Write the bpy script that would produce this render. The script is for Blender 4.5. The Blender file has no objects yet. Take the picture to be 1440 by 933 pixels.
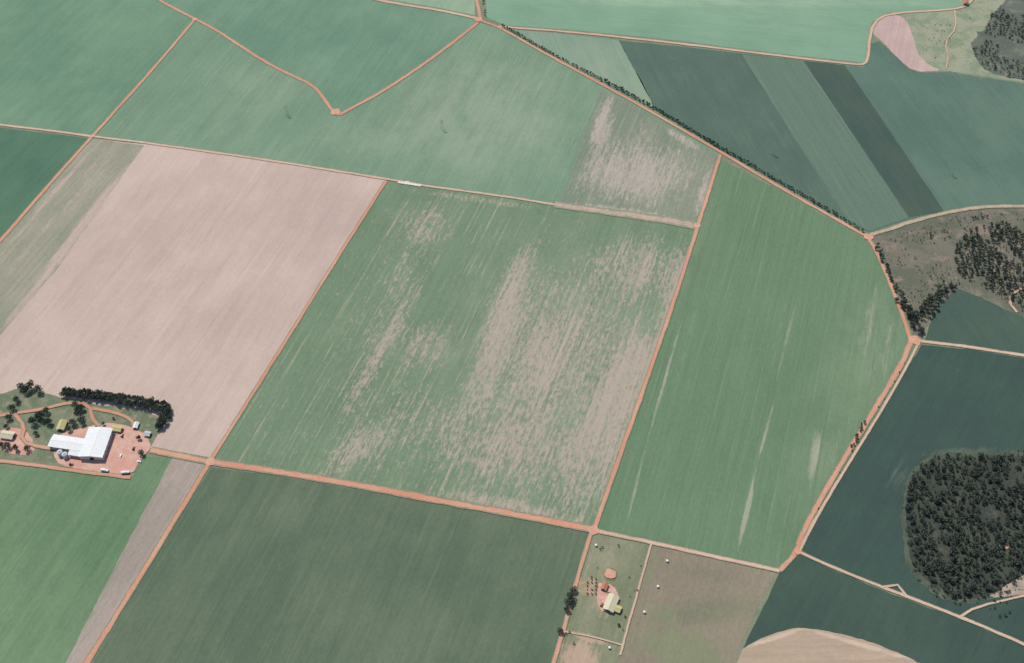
import bpy, math, random
import numpy as np
from mathutils import Vector, noise
random.seed(7); rng=np.random.default_rng(7)
S=bpy.context.scene
H=1000.0; TILT=math.radians(50); F=1500.0
ct,st=math.cos(TILT),math.sin(TILT)
# survey points (as read off the aerial photograph) -> ground metres
def G(u,v):
    x=(u-720)/F; y=(v-466.5)/F
    t=H/(st+y*ct)
    return (x*t, (ct-y*st)*t)
def GP(pts): return [G(*p) for p in pts]
def mpp(v): return H/(st+(v-466.5)/F*ct)/F
def lin(c):
    c=c/255.0
    return c/12.92 if c<=0.04045 else ((c+0.055)/1.055)**2.4
GAIN=1.08
def C(r,g,b):
    if g>r:
        r+=8; b-=4; m=(r+g+b)/3; r,g,b=[m+(v-m)*.84 for v in (r,g,b)]
        r,g,b=r*.93+.07*160,g*.93+.07*166,b*.93+.07*158  # pale wash painted into the greens in place of aerial haze
    return tuple(lin(v)/GAIN for v in (r,g,b))+(1.0,)

# ---------- node helpers
class NT:
    def __init__(s,name,rough=0.95):
        s.mat=bpy.data.materials.new(name); s.mat.use_nodes=True
        s.t=s.mat.node_tree; s.b=s.t.nodes['Principled BSDF']
        s.b.inputs['Roughness'].default_value=rough
        s.b.inputs['Specular IOR Level'].default_value=0.1
        s.pos=s.t.nodes.new('ShaderNodeNewGeometry').outputs['Position']
    def L(s,a,b): s.t.links.new(a,b)
    def set(s,sock,v):
        if hasattr(v,'links'): s.L(v,sock)
        else: sock.default_value=v
    def m(s,op,a,b=0.0,c=None,clamp=False):
        n=s.t.nodes.new('ShaderNodeMath'); n.operation=op; n.use_clamp=clamp
        s.set(n.inputs[0],a); s.set(n.inputs[1],b)
        if c is not None: s.set(n.inputs[2],c)
        return n.outputs[0]
    def mapping(s,vec,loc=(0,0,0),rot=0,scale=(1,1,1),typ='POINT'):
        n=s.t.nodes.new('ShaderNodeMapping'); n.vector_type=typ
        s.L(vec,n.inputs[0]); n.inputs[1].default_value=loc
        n.inputs[2].default_value=(0,0,rot); n.inputs[3].default_value=scale
        return n.outputs[0]
    def noise(s,vec,scale=1,detail=3,rough=0.55,dist=0):
        n=s.t.nodes.new('ShaderNodeTexNoise'); s.L(vec,n.inputs['Vector'])
        n.inputs['Scale'].default_value=scale; n.inputs['Detail'].default_value=detail
        n.inputs['Roughness'].default_value=rough; n.inputs['Distortion'].default_value=dist
        return n.outputs[0]
    def mr(s,v,a,b,c=0.0,d=1.0,smooth=True):
        n=s.t.nodes.new('ShaderNodeMapRange'); n.interpolation_type='SMOOTHSTEP' if smooth else 'LINEAR'
        s.set(n.inputs[0],v)
        for i,x in enumerate((a,b,c,d)): n.inputs[i+1].default_value=x
        return n.outputs[0]
    def mix(s,f,a,b,mode='MIX'):
        n=s.t.nodes.new('ShaderNodeMix'); n.data_type='RGBA'; n.blend_type=mode
        s.set(n.inputs[0],f); s.set(n.inputs[6],a); s.set(n.inputs[7],b)
        return n.outputs[2]
    def scale(s,col,f):
        n=s.t.nodes.new('ShaderNodeVectorMath'); n.operation='SCALE'
        s.set(n.inputs[0],col if hasattr(col,'links') else col[:3]); s.set(n.inputs['Scale'],f)
        return n.outputs[0]
    def length(s,v):
        n=s.t.nodes.new('ShaderNodeVectorMath'); n.operation='LENGTH'; s.L(v,n.inputs[0]); return n.outputs['Value']
    def out(s,col): s.set(s.b.inputs['Base Color'],col); return s.mat

ROW=math.atan2(1.567,0.54)
def ang(p,q):
    a=G(*p); b=G(*q); return math.atan2(b[1]-a[1],b[0]-a[0])

def field_mat(name,base,a=ROW,tint=None,soil=(186,162,150),blobs=(),tblobs=(),patch=.16,streak=.1,fine=.36,
              th=(.58,.74),sg=.2,stretch=4,tram=.10,soilscale=.05,bias=0.0,kmax=.9,lines=0.0,linecol=(150,158,132),w1=.46):
    n=NT(name)
    rp=n.mapping(n.mapping(n.pos,rot=-a),scale=(1,1,0))   # x along the rows, y across
    big=n.noise(rp,.006,4,.6)
    med=n.noise(n.mapping(rp,scale=(.45,1,1)),.03,6,.7)
    st1=n.noise(n.mapping(rp,scale=(.03,1,1)),.11,4,.7)
    st2=n.noise(n.mapping(rp,scale=(.02,1,1)),.33,2,.6)
    fn=n.noise(n.mapping(rp,scale=(.6,1,1)),.3,6,.8)
    f=n.m('ADD',1.0,n.m('MULTIPLY',n.m('SUBTRACT',big,.5),patch*1.5))
    f=n.m('ADD',f,n.m('MULTIPLY',n.m('SUBTRACT',med,.5),patch*1.6))
    f=n.m('ADD',f,n.m('MULTIPLY',n.m('SUBTRACT',st1,.5),streak*1.7))
    f=n.m('ADD',f,n.m('MULTIPLY',n.m('SUBTRACT',st2,.5),streak*2.4))
    f=n.m('ADD',f,n.m('MULTIPLY',n.m('SUBTRACT',fn,.5),fine*1.9))
    # sprayer tramlines
    sp=n.t.nodes.new('ShaderNodeSeparateXYZ'); n.L(rp,sp.inputs[0])
    w=n.m('FRACT',n.m('DIVIDE',n.m('ADD',sp.outputs[1],n.m('MULTIPLY',med,1.5)),21.0))
    line=n.m('MULTIPLY',n.m('LESS_THAN',n.m('ABSOLUTE',n.m('SUBTRACT',w,.5)),.035),n.mr(st1,.4,.6))
    f=n.m('SUBTRACT',f,n.m('MULTIPLY',line,tram))
    t2=tint or tuple(min(255,c+d) for c,d in zip(base,(12,5,0)))
    tf=n.mr(n.m('ADD',n.m('MULTIPLY',big,.5),n.m('ADD',n.m('MULTIPLY',med,.3),n.m('MULTIPLY',st1,.2))),.38,.62)
    if tblobs:
        acc=blobsum(n,tblobs); tf=n.m('ADD',n.m('MULTIPLY',tf,.25),n.m('MULTIPLY',acc,n.mr(med,.3,.65,.4,1.2)),clamp=True)
    col=n.scale(n.mix(tf,C(*base),C(*t2)),f)
    if lines:
        s3=n.noise(n.mapping(rp,scale=(.012,1,1)),.24,3,.6)
        brk=n.noise(n.mapping(rp,scale=(.3,1,1)),.05,6,.8)
        lk=n.m('MULTIPLY',n.mr(s3,.54,.66),n.mr(brk,.42,.60,0,lines))
        col=n.mix(lk,col,n.scale(C(*linecol),n.m('ADD',.75,n.m('MULTIPLY',fn,.5))))
    if blobs or bias:
        acc=blobsum(n,blobs) if blobs else 0.0
        sn=n.noise(n.mapping(rp,scale=(1/stretch,1,1)),soilscale*3.2,8,.82,.3)
        sn2=n.noise(n.mapping(rp,scale=(.03,1,1)),.2,4,.65)
        sn3=n.noise(n.mapping(rp,scale=(.4,1,1)),.022,3,.6)
        w2=(1-w1)*.55; w3=(1-w1)*.45
        q=n.m('ADD',n.m('MULTIPLY',sn,w1),n.m('ADD',n.m('MULTIPLY',sn2,w2),n.m('MULTIPLY',sn3,w3)))
        q=n.m('ADD',q,n.m('ADD',n.m('MULTIPLY',acc,sg),bias))
        k=n.mr(q,th[0],th[1],0,kmax)
        sc=n.scale(C(*soil),n.m('ADD',.6,n.m('ADD',n.m('MULTIPLY',fn,.5),n.m('MULTIPLY',sn2,.3))))
        col=n.mix(k,col,sc)
    return n.out(col)

def blobsum(n,blobs):
    acc=0.0
    for p,q,w,s in blobs:
        a=G(*p); b=G(*q); cx,cy=(a[0]+b[0])/2,(a[1]+b[1])/2
        hl=math.dist(a,b)/2+.1; hw=w*mpp((p[1]+q[1])/2)
        v=n.mapping(n.mapping(n.pos,scale=(1,1,0)),loc=(cx,cy,0),rot=math.atan2(b[1]-a[1],b[0]-a[0]),scale=(hl,hw,1),typ='TEXTURE')
        acc=n.m('ADD',acc,n.mr(n.length(v),.25,1.4,s,0.0))
    return acc

# ---------- mesh helpers
def mesh_obj(name,verts,faces,mats,uv=None,parent=None,midx=None):
    me=bpy.data.meshes.new(name); me.from_pydata(verts,[],faces)
    for m in mats: me.materials.append(m)
    if midx: me.polygons.foreach_set('material_index',midx)
    if uv:
        l=me.uv_layers.new(name='UVMap')
        for i,lo in enumerate(me.loops): l.data[i].uv=uv[lo.vertex_index]
    me.update()
    o=bpy.data.objects.new(name,me); S.collection.objects.link(o)
    if parent: o.parent=parent
    return o
def dens(P,step=5,closed=True,jit=.7,seed=0):
    out=[]; n=len(P)
    for i in range(n if closed else n-1):
        a=P[i]; b=P[(i+1)%n]; d=math.dist(a,b); k=max(1,int(d/step)) if d<3000 else 1
        nx,ny=-(b[1]-a[1])/max(d,.01),(b[0]-a[0])/max(d,.01)
        for j in range(k):
            t=j/k; x=a[0]+(b[0]-a[0])*t; y=a[1]+(b[1]-a[1])*t
            g=(noise.noise(Vector((x*.04,y*.04,seed)))*1.3+.9*noise.noise(Vector((x*.3,y*.3,seed))))*jit if j else 0
            out.append((x+nx*g,y+ny*g))
    if not closed: out.append(P[-1])
    return out
def smooth(P,it=2):
    for _ in range(it):
        Q=[P[0]]
        for a,b in zip(P[:-1],P[1:]):
            Q+= [(a[0]*.75+b[0]*.25,a[1]*.75+b[1]*.25),(a[0]*.25+b[0]*.75,a[1]*.25+b[1]*.75)]
        Q.append(P[-1]); P=Q
    return P
def area(P): return sum(P[i][0]*P[(i+1)%len(P)][1]-P[(i+1)%len(P)][0]*P[i][1] for i in range(len(P)))
def sheet(name,px,mat,z,jit=.8,sm=0):
    P=GP(px)
    if sm:
        P=smooth(P+[P[0]],sm)[:-1]
    P=dens(P,jit=jit)
    if area(P)<0: P=P[::-1]
    return mesh_obj(name,[(x,y,z) for x,y in P],[list(range(len(P)))],[mat])
ZR=[.50]
def road(name,px,width,mat,sm=1,z=None):
    P=GP(px); 
    if sm: P=smooth(P,sm)
    P=dens(P,5,False,.35,3)
    if z is None: ZR[0]+=.012; z=ZR[0]
    W=width if isinstance(width,(tuple,list)) else (width,width)
    V=[];UV=[];Fc=[];s=0
    for i,p in enumerate(P):
        a=P[max(i-2,0)]; b=P[min(i+2,len(P)-1)]; d=math.dist(a,b) or 1
        nx,ny=-(b[1]-a[1])/d,(b[0]-a[0])/d
        t=i/(len(P)-1); w=(W[0]+(W[1]-W[0])*t)*(1+.18*noise.noise(Vector((p[0]*.05,p[1]*.05,9))))*.5*1.3
        if i: s+=math.dist(p,P[i-1])
        for k in (-1,1): V.append((p[0]+nx*w*k,p[1]+ny*w*k,z)); UV.append((s,k*.5+.5))
        if i: j=2*i; Fc.append((j-2,j-1,j+1,j))
    o=mesh_obj(name,V,Fc,[mat],UV)
    if o.data.polygons[0].normal.z<0: o.data.flip_normals()
    return o
def road_mat(name,c1,c2,verge,strip=.25,lo=.38,hi=.85):
    n=NT(name)
    uv=n.t.nodes.new('ShaderNodeUVMap').outputs[0]
    sp=n.t.nodes.new('ShaderNodeSeparateXYZ'); n.L(uv,sp.inputs[0])
    d=n.m('ABSOLUTE',n.m('SUBTRACT',n.m('MULTIPLY',sp.outputs[1],2),1))
    n1=n.noise(n.pos,.09,6,.7); n2=n.noise(n.pos,.4,5,.75); n3=n.noise(n.pos,.012,3)
    e=n.mr(n.m('ADD',d,n.m('MULTIPLY',n.m('SUBTRACT',n1,.5),1.5)),lo,hi)
    col=n.mix(n.mr(n.m('ADD',n.m('MULTIPLY',n1,.5),n.m('MULTIPLY',n3,.5)),.4,.6),C(*c1),C(*c2))
    mid=n.m('MULTIPLY',n.mr(d,.18,.05),n.mr(n1,.42,.6,0,strip))
    col=n.mix(mid,col,C(*verge))
    col=n.mix(e,col,n.scale(C(*verge),n.m('ADD',.7,n.m('MULTIPLY',n2,.6))))
    col=n.scale(col,n.m('ADD',.72,n.m('MULTIPLY',n2,.56)))
    return n.out(col)
def plain(name,c,rough=.6,var=.2,sc=.6,raw=False):
    n=NT(name,rough); n1=n.noise(n.pos,sc,4,.6)
    base=c+(1,) if raw else C(*c)
    return n.out(n.scale(base,n.m('ADD',1-var/2,n.m('MULTIPLY',n1,var))))
def mottle(name,c1,c2,c3,sc=.02,var=.8,lo=.42,hi=.58):
    n=NT(name); p=n.mapping(n.pos,scale=(1,1,0))
    a=n.noise(p,sc,7,.75,.4); b=n.noise(n.mapping(p,loc=(300,90,0)),sc*2.3,6,.75); f=n.noise(p,.3,6,.8)
    col=n.mix(n.mr(a,lo,hi),C(*c1),C(*c2)); col=n.mix(n.mr(b,.52,.66),col,C(*c3))
    return n.out(n.scale(col,n.m('ADD',1-var/2,n.m('MULTIPLY',f,var))))

# ---------- ground
n=NT('countryside'); p=n.mapping(n.mapping(n.pos,rot=-ROW),scale=(1,1,0))
vo=n.t.nodes.new('ShaderNodeTexVoronoi'); vo.distance='CHEBYCHEV'; vo.inputs['Scale'].default_value=.0022; n.L(p,vo.inputs['Vector'])
sp=n.t.nodes.new('ShaderNodeSeparateColor'); n.L(vo.outputs['Color'],sp.inputs[0])
col=n.mix(n.mr(sp.outputs[0],.2,.8),C(85,120,95),C(120,150,120)); col=n.mix(n.mr(sp.outputs[1],.7,.75),col,C(180,158,145))
f=n.noise(n.mapping(p,scale=(.1,1,1)),.3,5,.7)
n.out(n.scale(col,n.m('ADD',.75,n.m('MULTIPLY',f,.5))))
R=30000
mesh_obj('ground',[(-R,-R,0),(R,-R,0),(R,R,0),(-R,R,0)],[(0,1,2,3)],[n.mat])
near=mottle('field_margin',(110,130,102),(126,138,112),(146,138,118),.05)
sheet('ground_field_margin',[(-150,-150),(1600,-150),(1700,1010),(-250,1010)],near,.03)

FZ=.10
# ---------- fields (far top ones paler: distance haze painted into their colours)
sheet('crop_field',[(-260,-160),(150,-160),(222,0),(274,28),(128,192),(0,176),(-260,142)],
      field_mat('crop_tl',(90,139,112),tint=(106,149,119),patch=.12,streak=.05,fine=.26),FZ)
sheet('crop_field',[(-260,148),(0,180),(124,195),(0,337),(-260,620)],
      field_mat('crop_l',(66,115,93),tint=(76,123,97),patch=.1,streak=.06,fine=.24),FZ)
V_=[(274,27),(300,40),(335,63),(370,86),(405,104),(440,120),(455,138),(467,156),(476,163),(490,155),(540,128),(600,88),(645,54),(672,32)]
sheet('crop_field',[(150,-160),(222,-2)]+V_+[(672,24),(620,14),(560,4),(500,-8),(430,-160)],
      field_mat('crop_notch',(91,140,115),tint=(107,149,122),patch=.12,streak=.05,fine=.24),FZ)
sheet('crop_field',[(430,-160),(500,-8),(620,12),(668,22),(664,-160)],
      field_mat('crop_topstrip',(126,166,140),patch=.14),FZ)
sheet('crop_field',V_+[(705,40),(760,73),(845,121),(920,162),(1013,218),(980,316),(880,300),(785,287),(700,274),(543,251),(400,228),(220,203),(130,191)],
      field_mat('crop_mid_upper',(105,147,119),tint=(130,158,131),streak=.08,fine=.3,lines=.55,linecol=(144,164,140),
        tblobs=[((780,90),(600,240),150,.55),((420,60),(300,210),60,.35),((700,60),(600,240),120,.35),((470,170),(500,235),120,.35)]),FZ)
sheet('poor_crop_patch',[(846,124),(920,165),(1011,220),(979,314),(880,299),(787,286),(803,240),(822,190)],
      field_mat('crop_poor',(114,138,116),tint=(136,144,124),streak=.14,fine=.36,patch=.18,soil=(190,174,162),lines=.45,linecol=(164,158,142),soilscale=.07,stretch=3,w1=.6,
        blobs=[((858,135),(838,215),14,1.4),((845,215),(805,275),20,.8),((960,210),(900,300),70,.8),((910,175),(860,285),55,.85),((1000,235),(978,310),8,1.1),((990,215),(930,176),9,1.1),((970,312),(795,286),8,1.2)],
        tblobs=[((920,160),(870,300),100,.4),((1000,230),(960,310),40,.4)],th=(.53,.66),sg=.10,kmax=.75),FZ+.05)
sheet('fallow_field',[(130,195),(220,205),(400,230),(543,254),(420,452),(297,644),(215,630),(0,640),(-260,640),(-260,620),(0,341)],
      field_mat('fallow',(190,168,155),tint=(201,179,165),patch=.07,streak=.06,fine=.22,tram=.05,lines=.45,linecol=(174,154,140)),FZ)
sheet('crop_strip',[(131,195),(203,205),(150,280),(85,372),(0,472),(-260,860),(-260,622),(0,341)],
      field_mat('volunteer_band',(132,146,121),tint=(148,150,130),patch=.2,streak=.18,fine=.36,lines=.5,linecol=(178,164,146),soil=(191,169,156),w1=.6,
        blobs=[((203,205),(0,468),9,1.3),((140,198),(-20,380),5,.8),((165,210),(0,400),18,.3)],th=(.52,.70),sg=.16,kmax=.95),FZ+.05)
sheet('crop_field',[(545,257),(600,264),(700,277),(785,291),(980,321),(950,415),(905,545),(850,700),(835,742),(720,720),(500,680),(300,645),(420,452)],
      field_mat('crop_middle',(100,135,104),tint=(122,146,119),patch=.16,streak=.10,fine=.36,soil=(186,167,152),soilscale=.085,stretch=2.8,lines=1.0,linecol=(156,158,136),w1=.64,
        blobs=[((775,293),(700,440),17,.7),((745,340),(660,560),26,.6),((700,480),(595,700),28,.65),((770,400),(690,700),75,.7),((610,690),(830,737),14,1.1),
               ((968,340),(925,470),20,1.0),((910,450),(850,640),50,.8),((860,560),(790,735),54,.85),((850,340),(780,640),130,.9),((930,330),(880,420),70,.7),((760,600),(740,720),120,.65),
               ((560,480),(640,490),50,.85),((590,400),(450,640),14,.9),((540,600),(430,680),26,.8),((840,740),(980,325),7,.9),((560,265),(770,295),9,.9),((640,300),(560,330),50,.8),((600,520),(500,680),70,.7),((600,300),(480,560),60,.45)],
        tblobs=[((820,330),(740,700),170,.7),((600,460),(600,520),90,.45),((600,290),(560,350),60,.4)],th=(.540,.645),sg=.082,kmax=.78),FZ)
sheet('crop_field',[(1013,225),(1100,270),(1160,305),(1218,337),(1240,375),(1258,420),(1276,470),(1270,508),(1235,566),(1190,637),(1155,697),(1127,750),(1118,775),(1095,800),(1000,779),(915,760),(838,744),(850,703),(905,548),(950,418),(982,322)],
      field_mat('crop_right',(92,132,98),a=ang((1040,770),(1115,430)),tint=(110,142,109),patch=.12,streak=.11,fine=.3,soil=(170,166,148),lines=.5,linecol=(126,150,121),
        blobs=[((1062,665),(1038,775),4.5,1.7),((1118,430),(1085,560),3.2,1.2),((1090,560),(1062,665),3,1.0),((1152,600),(1137,690),7,1.4),((1235,400),(1205,520),12,1.0),((965,430),(905,640),3.5,1.2),((905,640),(880,740),3,1.0),((1265,440),(1230,560),22,.6),((1180,560),(1150,700),20,.5)],
        tblobs=[((1250,400),(1150,720),65,.7),((1010,240),(960,420),30,.3)],th=(.58,.76),sg=.17,kmax=.8),FZ)
sheet('crop_field',[(297,657),(380,668),(500,688),(720,728),(828,750),(800,860),(775,940),(755,1010),(80,1010),(130,933),(207,800)],
      field_mat('crop_bottom',(80,108,86),tint=(92,117,93),patch=.13,streak=.10,fine=.34,soil=(128,142,118),lines=.35,linecol=(108,129,106),
        blobs=[((560,700),(450,930),70,.7),((430,680),(390,760),50,.6),((330,670),(230,800),24,.4)],th=(.52,.85),sg=.12,kmax=.5),FZ)
sheet('crop_field',[(-260,630),(0,655),(100,664),(185,674),(205,642),(243,644),(165,790),(92,933),(60,1010),(-260,1010)],
      field_mat('crop_bl',(90,132,94),tint=(105,143,105),patch=.14,streak=.09,fine=.34,lines=.3,linecol=(120,150,118)),FZ)
sheet('stubble_strip',[(243,644),(290,652),(203,797),(124,933),(80,1010),(50,1010),(92,933),(165,790)],
      field_mat('stubble',(162,149,137),tint=(174,159,147),soil=(116,132,108),blobs=[((240,650),(90,930),9,.9),((275,660),(110,930),20,.35)],th=(.54,.75),sg=.15),FZ+.05)
# right of the tree-lined road
SD=ang((1325,290),(1185,92))
sheet('crop_field',[(712,41),(800,49),(870,57),(900,110),(922,155),(850,117),(760,66)],
      field_mat('crop_tri',(118,155,134),a=SD,fine=.2,patch=.12),FZ)
sheet('crop_field',[(870,57),(960,66),(1080,80),(1215,95),(1224,62),(1236,58),(1262,82),(1290,102),(1335,102),(1400,112),(1440,118),(1640,150),(1640,280),(1440,289),(1350,293),(1280,309),(1222,327),(1160,296),(1013,211),(922,155)],
      field_mat('crop_dark',(72,105,95),a=SD,tint=(79,113,99),patch=.12,streak=.08,fine=.24,lines=.2,linecol=(98,124,108)),FZ)
sheet('crop_strip',[(1043,77),(1130,86),(1278,306),(1222,325),(1190,308)],
      field_mat('crop_light_strip',(92,127,108),a=SD,tint=(86,119,103),patch=.16,streak=.1,fine=.24,lines=.5,linecol=(112,139,118)),FZ+.05)
sheet('crop_strip',[(1130,86),(1188,92),(1328,298),(1278,306)],
      field_mat('crop_dark_strip',(55,88,82),a=SD,patch=.1,streak=.06,fine=.24),FZ+.10)
sheet('crop_strip',[(1188,92),(1215,95),(1224,62),(1236,58),(1262,82),(1290,102),(1335,102),(1400,112),(1440,118),(1640,150),(1640,280),(1440,289),(1328,298)],
      field_mat('crop_far_strip',(77,115,103),a=SD,tint=(86,122,107),patch=.12,streak=.06,fine=.24,soil=(120,145,125),blobs=[((1240,80),(1420,120),14,.7)],th=(.56,.8),sg=.15),FZ+.05)
sheet('crop_field',[(680,-160),(684,24),(710,36),(800,42),(960,58),(1080,74),(1216,89),(1220,58),(1226,32),(1250,17),(1340,12),(1362,4),(1400,-160)],
      field_mat('crop_top',(113,162,132),a=ang((700,30),(1200,85)),tint=(140,177,147),patch=.12,streak=.05,fine=.2,
        tblobs=[((700,0),(1350,5),14,.8),((1000,20),(1200,30),30,.3)]),FZ)
scrub_t=mottle('scrub_grass',(122,145,117),(150,161,133),(170,159,139),.025)
sheet('scrub_ground',[(1228,32),(1250,17),(1340,12),(1400,-160),(1700,-160),(1640,148),(1440,116),(1400,110),(1335,100),(1290,100)],scrub_t,FZ-.04)
sheet('bare_clearing',[(1229,32),(1250,20),(1272,24),(1284,50),(1290,75),(1305,92),(1328,100),(1285,102),(1262,82),(1240,58),(1226,48)],
      field_mat('bare_patch',(190,163,155),tint=(199,173,163),patch=.16,fine=.3),FZ+.12,sm=1)
scrub_m=mottle('scrub_ground_brown',(92,104,88),(122,117,103),(148,130,116),.02)
sheet('scrub_ground',[(1224,333),(1280,314),(1350,297),(1400,292),(1640,292),(1700,520),(1440,448),(1410,432),(1380,418),(1345,406),(1325,425),(1308,448),(1296,476),(1284,472),(1262,415),(1240,360)],scrub_m,FZ-.02)
sheet('crop_field',[(1345,406),(1380,418),(1410,434),(1440,447),(1700,520),(1700,540),(1440,497),(1300,479),(1312,446),(1326,424)],
      field_mat('crop_r1',(59,93,84),a=SD,patch=.1,fine=.24,streak=.06),FZ+.02)
sheet('crop_field',[(1296,485),(1360,491),(1440,504),(1700,545),(1800,1010),(1620,980),(1445,905),(1350,865),(1260,832),(1170,795),(1126,774),(1160,702),(1200,640),(1245,570)],
      field_mat('crop_r2',(48,78,74),a=ang((1160,700),(1270,520)),tint=(54,86,79),patch=.12,streak=.05,fine=.24,soil=(96,118,104),
         blobs=[((1270,650),(1255,700),16,.8),((1440,632),(1290,640),10,1.2),((1275,690),(1280,800),6,1.1)],th=(.54,.8),sg=.16,kmax=.7),FZ)
sheet('crop_field',[(1126,779),(1170,801),(1260,838),(1350,871),(1445,911),(1620,985),(1600,1010),(1340,1010),(1295,933),(1250,914),(1205,898),(1130,883),(1100,888),(1045,912),(1098,803)],
      field_mat('crop_r3',(50,82,75),a=ang((1160,700),(1270,520)),tint=(58,89,79),patch=.12,streak=.05,fine=.24),FZ)
sheet('bare_field',[(1020,1010),(1036,918),(1070,898),(1100,887),(1130,882),(1200,895),(1250,912),(1297,934),(1345,1010)],
      field_mat('bare_bottom',(186,162,140),a=ang((1040,930),(1290,925)),tint=(170,152,130),patch=.14,fine=.25,streak=.12,soil=(206,182,158),lines=.3,linecol=(164,150,128),blobs=[((1045,912),(1130,884),4,1.),((1130,884),(1290,930),4,1.)],th=(.5,.7)),FZ+.06,sm=1)
# pasture at the bottom
sheet('pasture',[(918,768),(1000,785),(1092,806),(1062,860),(1040,908),(1030,960),(1010,1010),(850,1010),(873,922),(884,880),(900,820)],
      field_mat('pasture_brown',(144,132,114),tint=(118,122,100),patch=.34,streak=.05,fine=.42,soil=(122,138,102),soilscale=.03,stretch=1.5,w1=.5,
        blobs=[((890,900),(1020,925),30,1.6),((900,860),(960,870),16,1.0),((925,775),(905,830),8,.9),((900,845),(1060,870),6,.7)],tblobs=[((920,870),(1060,850),20,.9),((950,800),(1040,815),12,.6)],th=(.52,.66),sg=.13,kmax=.8),FZ)
sheet('pasture',[(836,752),(914,768),(897,820),(882,880),(871,920),(845,1010),(755,1010),(775,940),(803,860)],
      field_mat('pasture_home',(112,132,98),tint=(146,142,118),patch=.3,fine=.42,streak=.05,soil=(186,160,138),soilscale=.04,stretch=1.5,w1=.5,
        blobs=[((780,930),(850,925),36,1.5),((840,830),(870,870),26,.8),((790,885),(870,912),5,1.2),((835,760),(815,830),6,.8)],th=(.55,.70),sg=.14),FZ)

# ---------- roads
RM=road_mat('red_dirt_road',(206,144,116),(214,162,134),(134,137,113))
RP=road_mat('pale_dirt_road',(208,168,144),(218,185,160),(138,143,119))
RW=road_mat('overgrown_track',(198,170,152),(188,166,148),(138,143,119),.6,.2,.85)
road('dirt_road',[(75,1010),(120,936),(207,795),(295,650)],(5.4,5.0),RM)
road('dirt_road',[(295,650),(400,483),(470,370),(543,255)],(3.9,4.0),RM)
road('dirt_road',[(-260,630),(0,340),(62,268),(130,192),(215,98),(274,28)],4.6,RM)
road('dirt_road',[(120,-60),(190,-20),(222,0)]+V_[:-1]+[(672,32)],(4.4,5.2),RM)
road('dirt_road',[(-260,142),(0,176),(70,184),(128,192),(220,203),(400,229),(543,252)],3.8,RP)
road('dirt_road',[(543,252),(600,262),(700,275),(785,289)],3.6,RP)
road('dirt_road',[(780,288),(830,295),(880,302),(930,309),(980,318)],(10,12),RW)
road('dirt_road',[(430,-30),(500,-6),(560,6),(620,15),(674,27)],5.4,RP)
road('dirt_road',[(660,-160),(668,-10),(676,28)],5,RM)
road('tree_lined_road',[(672,28),(705,40),(760,72),(850,121),(920,160),(1013,214),(1100,266),(1160,300),(1222,335)],4.4,RM)
road('dirt_road',[(700,38),(800,45),(960,62),(1080,77),(1200,91),(1217,91),(1221,78),(1222,60),(1228,32),(1250,19),(1340,14),(1362,8),(1400,-40)],4.4,RP)
road('dirt_road',[(1216,333),(1245,325),(1280,312),(1350,295),(1400,290),(1460,291),(1650,286)],5.4,road_mat('farm_track_tan',(196,174,150),(184,166,142),(124,130,106)))
road('dirt_road',[(1218,332),(1232,352),(1250,395),(1268,440),(1280,478)],4.6,RM)
road('dirt_road',[(1282,478),(1270,508),(1235,568),(1190,640),(1155,700),(1128,750),(1121,776),(1096,803)],(5.8,4.8),RM)
road('dirt_road',[(1292,482),(1277,512),(1243,572),(1199,643),(1164,700),(1137,748),(1125,774)],2.8,RP)
road('dirt_road',[(1280,478),(1300,481),(1360,488),(1450,502),(1720,545)],4.0,RP)
road('dirt_road',[(212,633),(250,641),(295,650),(380,662),(500,682),(620,705),(720,723),(838,746)],6.8,RM)
road('dirt_road',[(833,746),(915,763),(1000,782),(1096,803)],4.0,RP)
road('dirt_road',[(750,1020),(778,935),(800,860),(828,756),(836,745)],3.8,RM)
road('dirt_road',[(835,747),(850,702),(905,547),(950,417),(981,319),(1013,218)],4.6,RM)
road('dirt_road',[(-260,625),(0,648),(60,656),(100,662),(184,672)],4,RM)
road('dirt_road',[(1124,777),(1170,798),(1245,828),(1272,838),(1350,868),(1445,908),(1600,985)],3,RP)
road('farm_track',[(1240,826),(1262,823),(1274,838)],2.3,RP,0)
road('farm_track',[(1350,868),(1372,854),(1440,838)],2,RP)
road('farm_track',[(916,765),(900,820),(884,878),(872,922)],2.1,RP)
road('farm_track',[(1330,98),(1334,80),(1328,60),(1345,40),(1342,15)],2.2,RP)
road('farm_track',[(790,888),(830,895),(876,908)],1.6,RP)
road('farm_track',[(1440,405),(1425,412),(1418,425),(1430,440)],3,RP)
def pad(name,c,r,mat,z=None):
    ZR[0]+=.012
    x,y=G(*c); P=[]
    for i in range(28):
        a=i/28*math.tau; k=r*(1+.3*noise.noise(Vector((math.cos(a)*1.3+c[0],math.sin(a)*1.3,1))))
        P.append((x+math.cos(a)*k,y+math.sin(a)*k,z or ZR[0]))
    return mesh_obj(name,P,[list(range(28))],[mat])
soilm=mottle('bare_red_soil',(208,154,128),(215,168,144),(190,150,126),.06,.3)
for c,r in (((296,650),5.5),((835,746),5.5),((1286,479),7.5),((673,28),6),((1221,334),6),((472,158),7),((130,192),3.4),((274,28),4),((1122,776),3.6),((980,318),4.5)): pad('road_junction',c,r,soilm)
wh=mottle('lime_heap',(225,212,200),(235,225,215),(205,180,165),.2,.2)
pad('lime_pile',(572,258),3.4,wh); 
road('lime_spread',[(560,257),(580,260),(592,262)],3,wh)

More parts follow.
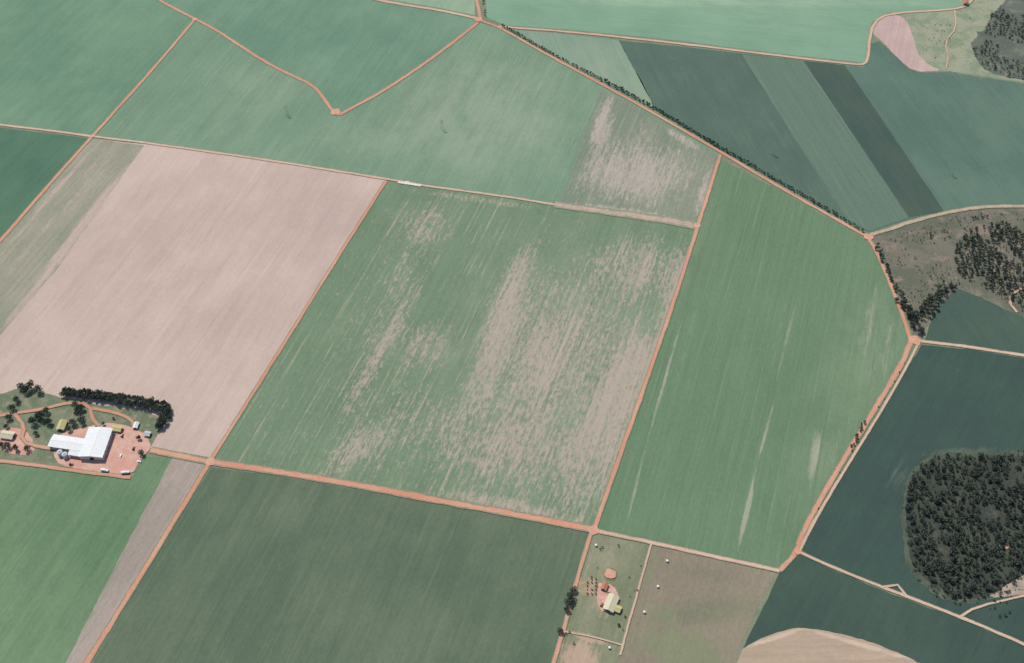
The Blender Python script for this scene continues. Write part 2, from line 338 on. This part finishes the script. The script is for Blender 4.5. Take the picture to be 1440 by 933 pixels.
# ---------- trees
def tree_variant(seed,h=9.,r=4.,nleaf=90,trunk=.3,low=.28,leaf=1.0):
    g=np.random.default_rng(seed); V=[];Fq=[];M=[];T=[]
    def tube(a,b,ra,rb,k=5):
        a=np.array(a,float);b=np.array(b,float);d=(b-a)/np.linalg.norm(b-a)
        u=np.cross(d,[.3,.9,.1]);u/=np.linalg.norm(u);w=np.cross(d,u);o=len(V)
        for c,rr in((a,ra),(b,rb)):
            for i in range(k):
                t=i/k*math.tau; V.append(c+(u*math.cos(t)+w*math.sin(t))*rr); T.append(.5)
        for i in range(k):
            j=(i+1)%k; Fq.append((o+i,o+j,o+k+j,o+k+i)); M.append(1)
    fork=h*(low+.1); tube((0,0,-.3),(0,0,fork),trunk,trunk*.6)
    L=[]
    nl=g.integers(6,9)
    for i in range(nl):
        a=i/nl*math.tau+g.uniform(-.4,.4); d=r*g.uniform(.3,.68)
        c=np.array([math.cos(a)*d,math.sin(a)*d,h*g.uniform(low+.22,.78)])
        L.append((c,r*g.uniform(.34,.55))); 
        if i<5: tube((0,0,fork),c,trunk*.5,trunk*.15,4)
    L.append((np.array([g.uniform(-.3,.3)*r*.5,g.uniform(-.3,.3)*r*.5,h*.85]),r*.5))
    for _ in range(nleaf):
        c,lr=L[g.integers(len(L))]; d=g.normal(size=3); d/=np.linalg.norm(d)
        p=c+d*lr*g.uniform(.55,1.08)*np.array([1,1,.8])
        n_=d+g.normal(size=3)*.55; n_/=np.linalg.norm(n_)
        u=np.cross(n_,g.normal(size=3));u/=np.linalg.norm(u);w=np.cross(n_,u); s=leaf*g.uniform(.45,1.1)
        o=len(V); t=g.uniform(0,1)
        for a,b in((-1,-.7),(1,-.5),(.8,.9),(-.6,1)):
            V.append(p+u*a*s*.75+w*b*s*.6+n_*g.uniform(-.2,.2)*s); T.append(t)
        Fq.append((o,o+1,o+2,o+3)); M.append(0)
    return np.array(V),np.array(Fq),np.array(M),np.array(T)
def leafmat(name,a,b):
    n=NT(name,.85); at=n.t.nodes.new('ShaderNodeAttribute'); at.attribute_name='tint'
    n1=n.noise(n.pos,.03,5,.7)
    f=n.m('ADD',n.m('MULTIPLY',at.outputs['Fac'],.45),n.m('MULTIPLY',n.mr(n1,.35,.65),.55))
    return n.out(n.mix(f,a+(1,),b+(1,)))
LEAF=leafmat('foliage_dark',(.050,.070,.060),(.096,.122,.090))  # leaf tones lifted and slightly bluish: aerial haze baked into the colour
LEAF2=leafmat('foliage_scrub',(.060,.080,.064),(.112,.126,.096))
BARK=plain('bark',(.12,.10,.08),.9,.3,raw=True)
VAR=[tree_variant(s,h=9,r=r,nleaf=90,leaf=1.25) for s,r in((1,4.2),(2,3.8),(3,4.6),(4,3.5))]
VHI=[tree_variant(s+20,h=9,r=r,nleaf=420,leaf=.75) for s,r in((1,4.4),(2,3.8),(3,4.8))]
VLO=[tree_variant(s+40,h=9,r=r,nleaf=46,leaf=1.7,low=.1) for s,r in((1,4.8),(2,5.4),(3,4.2))]
def batch(name,pl,var,leaf=LEAF,z0=0.1):
    if not pl: return
    Vs=[];Fs=[];Ms=[];Ts=[];o=0
    for (x,y,s) in pl:
        V,Fq,M,T=var[random.randrange(len(var))]
        a=random.random()*math.tau; c,sn=math.cos(a),math.sin(a); sz=s*random.uniform(.85,1.15)
        W=np.stack([x+(V[:,0]*c-V[:,1]*sn)*s,y+(V[:,0]*sn+V[:,1]*c)*s,z0+V[:,2]*sz],1)
        Vs.append(W);Fs.append(Fq+o);Ms.append(M);Ts.append(np.clip(T*.6+random.uniform(-.1,.5),0,1));o+=len(V)
    V=np.concatenate(Vs);Fq=np.concatenate(Fs);M=np.concatenate(Ms);T=np.concatenate(Ts)
    me=bpy.data.meshes.new(name); me.vertices.add(len(V)); me.vertices.foreach_set('co',V.ravel())
    me.loops.add(Fq.size); me.loops.foreach_set('vertex_index',Fq.ravel().astype(np.int32))
    me.polygons.add(len(Fq)); me.polygons.foreach_set('loop_start',np.arange(0,Fq.size,4,dtype=np.int32))
    me.polygons.foreach_set('material_index',M.astype(np.int32))
    at=me.attributes.new('tint','FLOAT','POINT'); at.data.foreach_set('value',T.astype(np.float32))
    me.materials.append(leaf); me.materials.append(BARK); me.update(calc_edges=True); me.validate()
    ob=bpy.data.objects.new(name,me); S.collection.objects.link(ob); return ob
def inside(x,y,P):
    c=False;j=len(P)-1
    for i in range(len(P)):
        if (P[i][1]>y)!=(P[j][1]>y) and x<(P[j][0]-P[i][0])*(y-P[i][1])/(P[j][1]-P[i][1])+P[i][0]: c=not c
        j=i
    return c
def scatter(px,step,smin,smax,thr=-1,ns=.02,seed=0,pw=1.0):
    P=GP(px); xs=[p[0] for p in P]; ys=[p[1] for p in P]; out=[]
    y=min(ys)
    while y<max(ys):
        x=min(xs)
        while x<max(xs):
            a=x+random.uniform(-.8,.8)*step; b=y+random.uniform(-.8,.8)*step
            if inside(a,b,P):
                q=noise.noise(Vector((a*ns,b*ns,seed)))+.5*noise.noise(Vector((a*ns*3,b*ns*3,seed+5)))
                if q>thr: out.append((a,b,smin+(smax-smin)*random.random()**pw))
            x+=step
        y+=step
    return out
def line(px,step,smin,smax,off=0,jit=1.5,prob=1):
    P=dens(GP(px),step,False,0); out=[]
    for x,y in P:
        if random.random()<prob: out.append((x+random.uniform(-jit,jit),y+random.uniform(-jit,jit)+off,random.uniform(smin,smax)))
    return out

forest=[(1275,690),(1283,668),(1300,650),(1325,642),(1380,640),(1440,641),(1640,650),(1660,860),(1445,800),(1420,825),(1390,835),(1355,846),(1320,832),(1298,812),(1280,790),(1274,740)]
fw=[(1270,700),(1274,675),(1290,652),(1318,636),(1375,633),(1440,634),(1640,640),(1660,868),(1450,812),(1425,833),(1395,842),(1355,853),(1315,840),(1292,818),(1274,795),(1267,745)]
sheet('forest_fringe',fw,mottle('forest_fringe',(66,86,74),(80,98,82),(100,110,92),.04),FZ+.15,jit=4.5,sm=1)
sheet('forest_floor',forest,mottle('forest_floor',(52,66,62),(64,78,68),(84,88,78),.03),FZ+.2,sm=1,jit=4)
batch('forest',scatter(forest,4.2,.22,.85,-.42,.03,2,1.4),VAR)
batch('scrub_bushes',scatter(fw,6,.1,.34,-.1,.06,21),VLO,LEAF2)
sheet('bare_clearing',[(1392,838),(1420,820),(1445,806),(1500,805),(1500,832),(1440,836),(1400,842)],mottle('clearing',(188,166,150),(160,148,128),(120,126,106),.05),FZ+.3,sm=1)
sheet('bare_clearing',[(1403,767),(1418,767),(1420,772),(1408,772)],soilm,FZ+.32,sm=1)
batch('scrub_bushes',scatter([(1370,835),(1445,800),(1640,860),(1500,900),(1400,868)],7,.15,.4,.0,.04,4),VLO,LEAF2)
fr=[(1365,60),(1385,40),(1395,20),(1425,-10),(1500,-40),(1640,-40),(1640,148),(1440,113),(1410,108),(1385,98),(1370,80)]
sheet('forest_floor',fr,mottle('forest_floor_far',(82,98,92),(94,110,98),(120,128,112),.02),FZ+.2,sm=1,jit=5)
batch('forest',scatter(fr,5.5,.15,.6,-.1,.012,3,1.4),VLO,LEAF2)
scr=[(1236,345),(1285,322),(1350,303),(1440,297),(1640,300),(1640,490),(1440,440),(1400,420),(1345,402),(1318,420),(1300,445),(1270,420),(1250,380)]
batch('scrub_bushes',scatter(scr,4.5,.06,.28,-.08,.025,7,1.5),VLO,LEAF2)
batch('scrub_bushes',scatter([(1290,40),(1365,25),(1372,100),(1330,95),(1300,80)],9,.1,.26,.1,.03,9),VLO,LEAF2)
batch('forest',scatter([(1340,352),(1362,325),(1395,315),(1440,308),(1640,308),(1640,475),(1440,436),(1410,417),(1372,400),(1345,385)],4.0,.22,.7,-.38,.02,11,1.3),VAR)
batch('forest',scatter([(1290,325),(1345,306),(1400,300),(1440,304),(1400,318),(1340,335),(1300,350)],6,.2,.5,.05,.02,13,1.3),VAR,LEAF2)
batch('woodland_edge',line([(1232,348),(1248,384),(1262,415)],4,.45,.85,jit=3)+line([(1262,420),(1276,440),(1290,468)],3.2,.6,1.05,jit=6)+line([(1270,430),(1290,460)],4,.6,1.0,jit=6)
      +scatter([(1286,440),(1325,398),(1345,403),(1325,424),(1305,450),(1294,472),(1278,468)],4.6,.4,.95,-.35,.03),VAR)
batch('tree_row',line([(706,38),(760,69),(850,117)],4,.38,.6,2,1.0,.95)+line([(850,117),(925,158),(1008,208)],3.6,.45,.72,3,1.2,1)
      +line([(1008,208),(1100,261),(1160,296),(1216,330)],4,.4,.65,3,1.2,.98),VAR)
batch('tree_row',line([(676,-20),(680,10),(683,26)],5,.35,.55,0,1.5,.9),VAR)
batch('roadside_trees',line([(1216,596),(1207,612),(1197,634)],4,.35,.6,0,2,.9)+line([(1272,512),(1236,574)],14,.15,.3,0,1,.7)+line([(1190,648),(1150,716)],16,.15,.3,0,1,.6),VAR)
batch('windbreak_trees',line([(90,557),(130,561),(175,568),(222,578),(236,578)],3.6,.85,1.1,0,1.0)+line([(94,552),(170,561),(236,573)],3.8,.85,1.1,0,1.0)+line([(238,578),(237,590),(228,602)],3.6,.85,1.1,0,1.2)+line([(232,580),(224,604)],4,.8,1.0,0,1.2),VHI)
BIG=[]
for k,V in enumerate(VHI):
    o=batch('tree_master%d'%k,[(0,0,1)],[V],z0=0); BIG.append(o.data); bpy.data.objects.remove(o)
def tree(px,s):
    x,y=G(*px); o=bpy.data.objects.new('tree',random.choice(BIG)); S.collection.objects.link(o)
    o.location=(x,y,.1); o.rotation_euler[2]=random.uniform(0,6); o.scale=(s,s,s*random.uniform(.9,1.1))
for p,s in [((32,548),1.2),((44,547),1.4),((56,551),1.2),((38,553),1.2),((14,590),1.0),((19,577),1.1),((25,565),1.0),((10,602),.8),((48,596),1.2),((60,590),1.4),((70,597),1.1),((66,581),1.0),((54,588),1.0),((108,573),1.2),((113,586),1.3),((104,597),1.1),((98,606),.8),((116,577),1.0),((12,630),1.1),((24,633),1.0),((40,634),.9),((4,628),.9),((200,640),.9),((196,618),.8),((136,603),.5),((52,612),.7),((160,590),.4),((118,598),.8),((146,598),.6),
            ((806,832),.9),((802,841),1.0),((799,850),1.0),((797,860),.9),((804,848),.8),((788,890),.8),((856,836),.4),((870,880),.4)]: tree(p,s)
batch('orchard_trees',[G(u,v)+(random.uniform(.2,.32),) for u in (826,832,838) for v in (815,820,825,830,836) if random.random()<.9],VAR)
batch('pasture_shrubs',scatter([(840,760),(910,775),(885,880),(868,915),(790,905),(805,850)],12,.12,.32,.05,.05,8),VLO,LEAF2)

# ---------- farmstead
yard=mottle('farmyard_soil',(208,156,138),(214,174,157),(186,156,140),.05,.5)
lawn=mottle('farm_lawn',(96,120,92),(122,134,106),(160,146,124),.04,.5)
sheet('farmyard',[(-40,556),(0,556),(28,545),(60,552),(92,562),(232,584),(226,604),(205,640),(185,673),(100,660),(0,645),(-40,640)],lawn,.28,sm=1)
sheet('farmyard_apron',[(72,620),(90,608),(125,600),(150,594),(185,600),(206,612),(214,630),(200,642),(184,671),(140,664),(96,658),(78,650)],yard,.34,sm=1)
road('farm_drive',[(-30,590),(20,582),(60,576),(100,566),(126,570),(130,590),(140,600)],3.6,RM)
road('farm_drive',[(130,575),(160,580),(185,590),(190,604)],3.6,RM)
road('farm_drive',[(20,582),(35,600),(30,622),(60,630),(85,632)],4,RM)
sheet('farmyard_apron',[(0,606),(20,600),(45,612),(50,640),(20,640),(0,632)],yard,.33,sm=1)

def box(V,Fq,cx,cy,z0,z1,l,w):
    o=len(V)
    for z in(z0,z1):
        for a,b in((-1,-1),(1,-1),(1,1),(-1,1)): V.append((cx+a*l/2,cy+b*w/2,z))
    Fq+= [(o,o+3,o+2,o+1),(o+4,o+5,o+6,o+7)]+[(o+i,o+(i+1)%4,o+4+(i+1)%4,o+4+i) for i in range(4)]
def cyl(V,Fq,c,r,h,axis='z',k=14,r2=None):
    o=len(V); r2=r if r2 is None else r2
    for j,(t,rr) in enumerate(((0,r),(h,r2))):
        for i in range(k):
            a=i/k*math.tau; u,w=math.cos(a)*rr,math.sin(a)*rr
            V.append((c[0]+u,c[1]+w,c[2]+t) if axis=='z' else (c[0]+u,c[1]+t,c[2]+w))
    for i in range(k): j=(i+1)%k; Fq.append((o+i,o+j,o+k+j,o+k+i))
    Fq.append(tuple(range(o+k,o+2*k))); Fq.append(tuple(range(o+k-1,o-1,-1)))
def empty(name,px,a,z=.4):
    e=bpy.data.objects.new(name,None); S.collection.objects.link(e); x,y=G(*px); e.location=(x,y,z); e.rotation_euler[2]=a; return e
def metal(name,c,scale=6):
    n=NT(name,.5); tc=n.t.nodes.new('ShaderNodeTexCoord').outputs['Object']
    w=n.t.nodes.new('ShaderNodeTexWave'); w.inputs['Scale'].default_value=scale/10; n.L(tc,w.inputs['Vector'])
    d=n.noise(tc,.25,5,.6)
    f=n.m('ADD',.76,n.m('ADD',n.m('MULTIPLY',w.outputs['Fac'],.08),n.m('MULTIPLY',d,.32)))
    return n.out(n.scale(c+(1,),f))
glass=plain('window_dark',(.03,.035,.04),.2,.1,raw=True)
def building(name,px,l,w,h,rh,a,roof,wall,over=.8):
    e=empty(name,px,a)
    V=[];Fq=[];x,y=l/2,w/2
    V=[(-x,-y,-.4),(x,-y,-.4),(x,y,-.4),(-x,y,-.4),(-x,-y,h),(x,-y,h),(x,y,h),(-x,y,h),(-x,0,h+rh),(x,0,h+rh)]
    Fq=[(0,1,5,4),(2,3,7,6),(1,2,6,9,5),(3,0,4,8,7)]
    mesh_obj('walls',V,Fq,[wall],parent=e)
    k=rh/y; X=x+over; Y=y+over; ze=h-k*over+.15; t=.18
    V=[(-X,-Y,ze),(X,-Y,ze),(X,0,h+rh+.15),(-X,0,h+rh+.15),(X,Y,ze),(-X,Y,ze)]
    V+=[(p[0],p[1],p[2]-t+.04) for p in V]
    mesh_obj('roof',V,[(0,1,2,3),(3,2,4,5),(7,6,9,8),(8,9,11,10),(0,6,7,1),(5,4,10,11),(1,7,8,2),(2,8,10,4),(3,9,6,0),(5,11,9,3)],[roof],parent=e)
    V=[];Fq=[]; box(V,Fq,0,0,h+rh+.12,h+rh+.3,l+over*2,.5); mesh_obj('ridge_cap',V,Fq,[roof],parent=e)
    V=[];Fq=[]; nw=max(2,int(l/6))
    for i in range(nw):
        c=-x+l*(i+.5)/nw
        for s in(-1,1): box(V,Fq,c,s*(y+.02),h*.4,h*.75,1.4,.1)
    mesh_obj('windows',V,Fq,[glass],parent=e)
    V=[];Fq=[]; dw=min(5,w*.4); box(V,Fq,x+.02,0,-.3,h*.72,.12,dw); box(V,Fq,-x-.02,0,-.3,h*.72,.12,dw)
    mesh_obj('doors',V,Fq,[glass],parent=e)
    return e
white=metal('white_sheet_roof',(.78,.78,.76)); grey=metal('galvanised_roof',(.5,.5,.5)); tile=plain('clay_tile_roof',(.42,.20,.12),.8,.4,1.5,True)
wallw=plain('rendered_wall',(.6,.56,.5),.8,.15,raw=True); yel=plain('yellow_sheet_roof',(.50,.44,.20),.6,.25,raw=True); cream=plain('cream_roof',(.60,.54,.38),.7,.3,1,True)
A=ang((150,645),(163,608)); B=ang((78,620),(160,632))
building('barn',(137,627),38,26,6.5,1.6,A,white,wallw)
building('machinery_shed',(98,627),40,15,5.5,1.0,B,white,wallw)
building('storage_shed',(116,640),26,9,4.5,.8,B,white,wallw)
building('farmhouse',(88,600),12,8,3,1.6,A,yel,wallw)
building('farmhouse',(12,614),14,9,3,1.8,B,cream,wallw)
building('shed',(165,605),11,6,3,1.0,B,yel,wallw)
building('shed',(192,600),7,4,2.6,.9,A,white,wallw)
building('shed',(208,612),6,5,2.6,.8,B,grey,wallw)
HA=ang((852,862),(862,838))
building('farmhouse',(859,850),17,10,3.2,1.8,HA,cream,wallw)
building('shed',(866,857),9,6,2.6,.8,HA+1.57,yel,wallw)
building('shed',(850,826),7,5,2.6,.9,HA,tile,wallw)
building('shed',(1356,4),16,8,4,1.5,A,tile,wallw)
sheet('homestead_yard',[(842,820),(862,822),(872,842),(868,858),(848,864),(838,845)],yard,.30,sm=1)
sheet('homestead_yard',[(815,812),(842,814),(836,840),(812,838)],mottle('orchard_soil',(182,154,132),(150,142,112),(198,160,138),.08),.29,sm=1)
o=pad('round_corral',(858,808),6.0,soilm)
V=[];Fq=[]
x,y=G(858,808); cr=7
for i in range(24):
    a=i/24*math.tau; cyl(V,Fq,(x+math.cos(a)*cr,y+math.sin(a)*cr,.3),.09,1.6,k=5)
railn=36
for z in(.9,1.5):
    o0=len(V)
    for i in range(railn):
        a=i/railn*math.tau
        for dz in(0,.14): V.append((x+math.cos(a)*cr,y+math.sin(a)*cr,z+dz))
    for i in range(railn): j=(i+1)%railn; Fq.append((o0+2*i,o0+2*j,o0+2*j+1,o0+2*i+1))
wood=plain('weathered_wood',(.30,.24,.18),.9,.3,raw=True)
mesh_obj('corral_fence',V,Fq,[wood])
def silo(px,r,h):
    e=empty('grain_silo',px,0); V=[];Fq=[]; cyl(V,Fq,(0,0,-.3),r,h,k=24); mesh_obj('bin',V,Fq,[grey],parent=e)
    V=[];Fq=[]; cyl(V,Fq,(0,0,h-.28),r*1.05,r*.5,k=24,r2=r*.12); cyl(V,Fq,(0,0,h+r*.5-.26),r*.14,.6,k=10); mesh_obj('cone_roof',V,Fq,[metal('silo_roof',(.55,.58,.62))],parent=e)
    V=[];Fq=[]; box(V,Fq,r+.2,0,0,h,.12,.5); mesh_obj('ladder',V,Fq,[grey],parent=e)
silo((86,640),3.0,6);silo((93,643),3.0,6)
tyre=plain('tyre',(.03,.03,.03),.9,.1,raw=True)
def vehicle(kind,px,a,col):
    e=empty(kind,px,a,.42); pm=plain(kind+'_paint',col,.4,.08,raw=True)
    V=[];Fq=[]
    if kind=='truck':
        box(V,Fq,-1.3,0,1.2,3.4,6.2,2.4); mesh_obj('cargo_body',V,Fq,[plain('cargo',(.7,.7,.68),.5,.1,raw=True)],parent=e)
        V=[];Fq=[]; box(V,Fq,3.1,0,.7,2.7,2,2.3); box(V,Fq,4.3,0,.7,1.6,.5,2.2); mesh_obj('cab',V,Fq,[pm],parent=e)
        V=[];Fq=[]; box(V,Fq,4.12,0,1.75,2.5,.06,2); mesh_obj('windscreen',V,Fq,[glass],parent=e); W=[(3.2,.5),(-1.6,.5),(-3,.5)];hw=1.2
        V=[];Fq=[]; box(V,Fq,0,0,.75,1.15,8,1); mesh_obj('chassis',V,Fq,[tyre],parent=e)
    elif kind=='tractor':
        box(V,Fq,1.3,0,.9,1.9,2.4,.9); box(V,Fq,-.5,0,.8,1.7,1.6,1.2); mesh_obj('bonnet',V,Fq,[pm],parent=e)
        V=[];Fq=[]; box(V,Fq,-.6,0,1.72,2.7,1.4,1.3); mesh_obj('cab',V,Fq,[glass],parent=e)
        V=[];Fq=[]; box(V,Fq,-.6,0,2.72,2.9,1.7,1.6); mesh_obj('cab_roof',V,Fq,[pm],parent=e); W=[(1.9,.6),(-.8,.95)];hw=1.05
    else:
        box(V,Fq,0,0,.4,1.0,4.5,1.8); mesh_obj('body',V,Fq,[pm],parent=e)
        V=[(-1.5,-.8,1.0),(1.0,-.8,1.0),(1.0,.8,1.0),(-1.5,.8,1.0),(-1.2,-.7,1.5),(.4,-.7,1.5),(.4,.7,1.5),(-1.2,.7,1.5)]
        Fq=[(4,5,6,7),(0,1,5,4),(1,2,6,5),(2,3,7,6),(3,0,4,7)]; mesh_obj('cabin',V,Fq,[pm],parent=e)
        V=[];Fq=[]; box(V,Fq,-.4,0,1.08,1.4,1.5,1.62); mesh_obj('side_glass',V,Fq,[glass],parent=e); W=[(1.4,.34),(-1.4,.34)];hw=.85
    V=[];Fq=[]
    for wx,r in W:
        for s in(-1,1): cyl(V,Fq,(wx,s*hw-.15,r),r,.3,'y',14)
    mesh_obj('wheels',V,Fq,[tyre],parent=e)
W_=(.75,.75,.75)
for k,p,a,c in [('truck',(148,663),B,W_),('truck',(177,666),B+.3,W_),('tractor',(172,614),A,(.5,.40,.12)),('car',(170,642),A,W_),('tractor',(100,654),B,(.25,.1,.08)),
                ('tractor',(188,632),A,(.4,.14,.08)),('tractor',(846,852),HA,(.4,.15,.08)),('car',(196,650),B,W_)]:
    vehicle(k,p,a,c)
def tank(px):
    e=empty('water_tank',px,random.random(),.15); V=[];Fq=[]
    cyl(V,Fq,(0,0,.9),1.2,1.3,k=16); cyl(V,Fq,(0,0,2.22),1.25,.4,k=16,r2=.3); mesh_obj('tank',V,Fq,[white],parent=e)
    V=[];Fq=[]
    for a in(-1,1):
        for b in(-1,1): box(V,Fq,a*.7,b*.7,-.2,.88,.25,.25)
    mesh_obj('stand',V,Fq,[wood],parent=e)
for p in [(938,790),(925,826),(906,862),(857,912),(838,768)]: tank(p)
steel=plain('galvanised_steel',(.45,.47,.48),.5,.1,raw=True)
def pylon(px,h=16):
    x,y=G(*px); V=[];Fq=[]
    def bar(a,b,t=.08):
        a=Vector(a);b=Vector(b);d=(b-a).normalized();u=d.cross(Vector((.31,.9,.2))).normalized();w=d.cross(u);o=len(V)
        for c in(a,b):
            for s,q in((1,0),(0,1),(-1,0),(0,-1)): V.append(tuple(c+u*s*t+w*q*t))
        for i in range(4): j=(i+1)%4; Fq.append((o+i,o+j,o+4+j,o+4+i))
    lv=[0,.25,.45,.62,.76,.88,1]; hw=lambda t:1.9*(1-t)+.35
    cs=[(-1,-1),(1,-1),(1,1),(-1,1)]
    for a,b in zip(lv[:-1],lv[1:]):
        for i in range(4):
            p,q=cs[i],cs[(i+1)%4]
            bar((p[0]*hw(a),p[1]*hw(a),a*h),(p[0]*hw(b),p[1]*hw(b),b*h)); bar((p[0]*hw(a),p[1]*hw(a),a*h),(q[0]*hw(b),q[1]*hw(b),b*h),.05); bar((q[0]*hw(a),q[1]*hw(a),a*h),(p[0]*hw(b),p[1]*hw(b),b*h),.05)
    for t in(.76,.88,1): bar((-3.6,0,t*h),(3.6,0,t*h),.1); bar((-3.6,0,t*h),(0,0,t*h+1),.05); bar((3.6,0,t*h),(0,0,t*h+1),.05)
    o=mesh_obj('power_pylon',V,Fq,[steel]); o.location=(x,y,.1); o.rotation_euler[2]=.3
for p in((404,162),(622,182),(1086,217),(1336,246)): pylon(p)

# ---------- light
az=math.radians(-35); el=math.radians(56)   # from +Y toward -X
d=Vector((math.sin(az)*math.cos(el),math.cos(az)*math.cos(el),math.sin(el)))
s=bpy.data.lights.new('sun','SUN'); s.energy=3.6; s.angle=math.radians(.5); s.color=(1,.955,.875)
so=bpy.data.objects.new('sun',s); S.collection.objects.link(so); so.rotation_euler=d.to_track_quat('Z','Y').to_euler()
w=bpy.data.worlds.new('World'); S.world=w; w.use_nodes=True; t=w.node_tree
sk=t.nodes.new('ShaderNodeTexSky'); sk.sky_type='NISHITA'; sk.sun_disc=False; sk.sun_elevation=el; sk.sun_rotation=az; sk.altitude=900
t.links.new(sk.outputs[0],t.nodes['Background'].inputs[0]); t.nodes['Background'].inputs[1].default_value=.11
S.view_settings.view_transform='Standard'
cam=bpy.data.cameras.new('camera'); co=bpy.data.objects.new('camera',cam); S.collection.objects.link(co); S.camera=co
co.location=(0,0,H); co.rotation_euler=(math.radians(90)-TILT,0,0)
cam.sensor_fit='HORIZONTAL'; cam.sensor_width=36; cam.lens=F/1440*36; cam.clip_start=1; cam.clip_end=80000
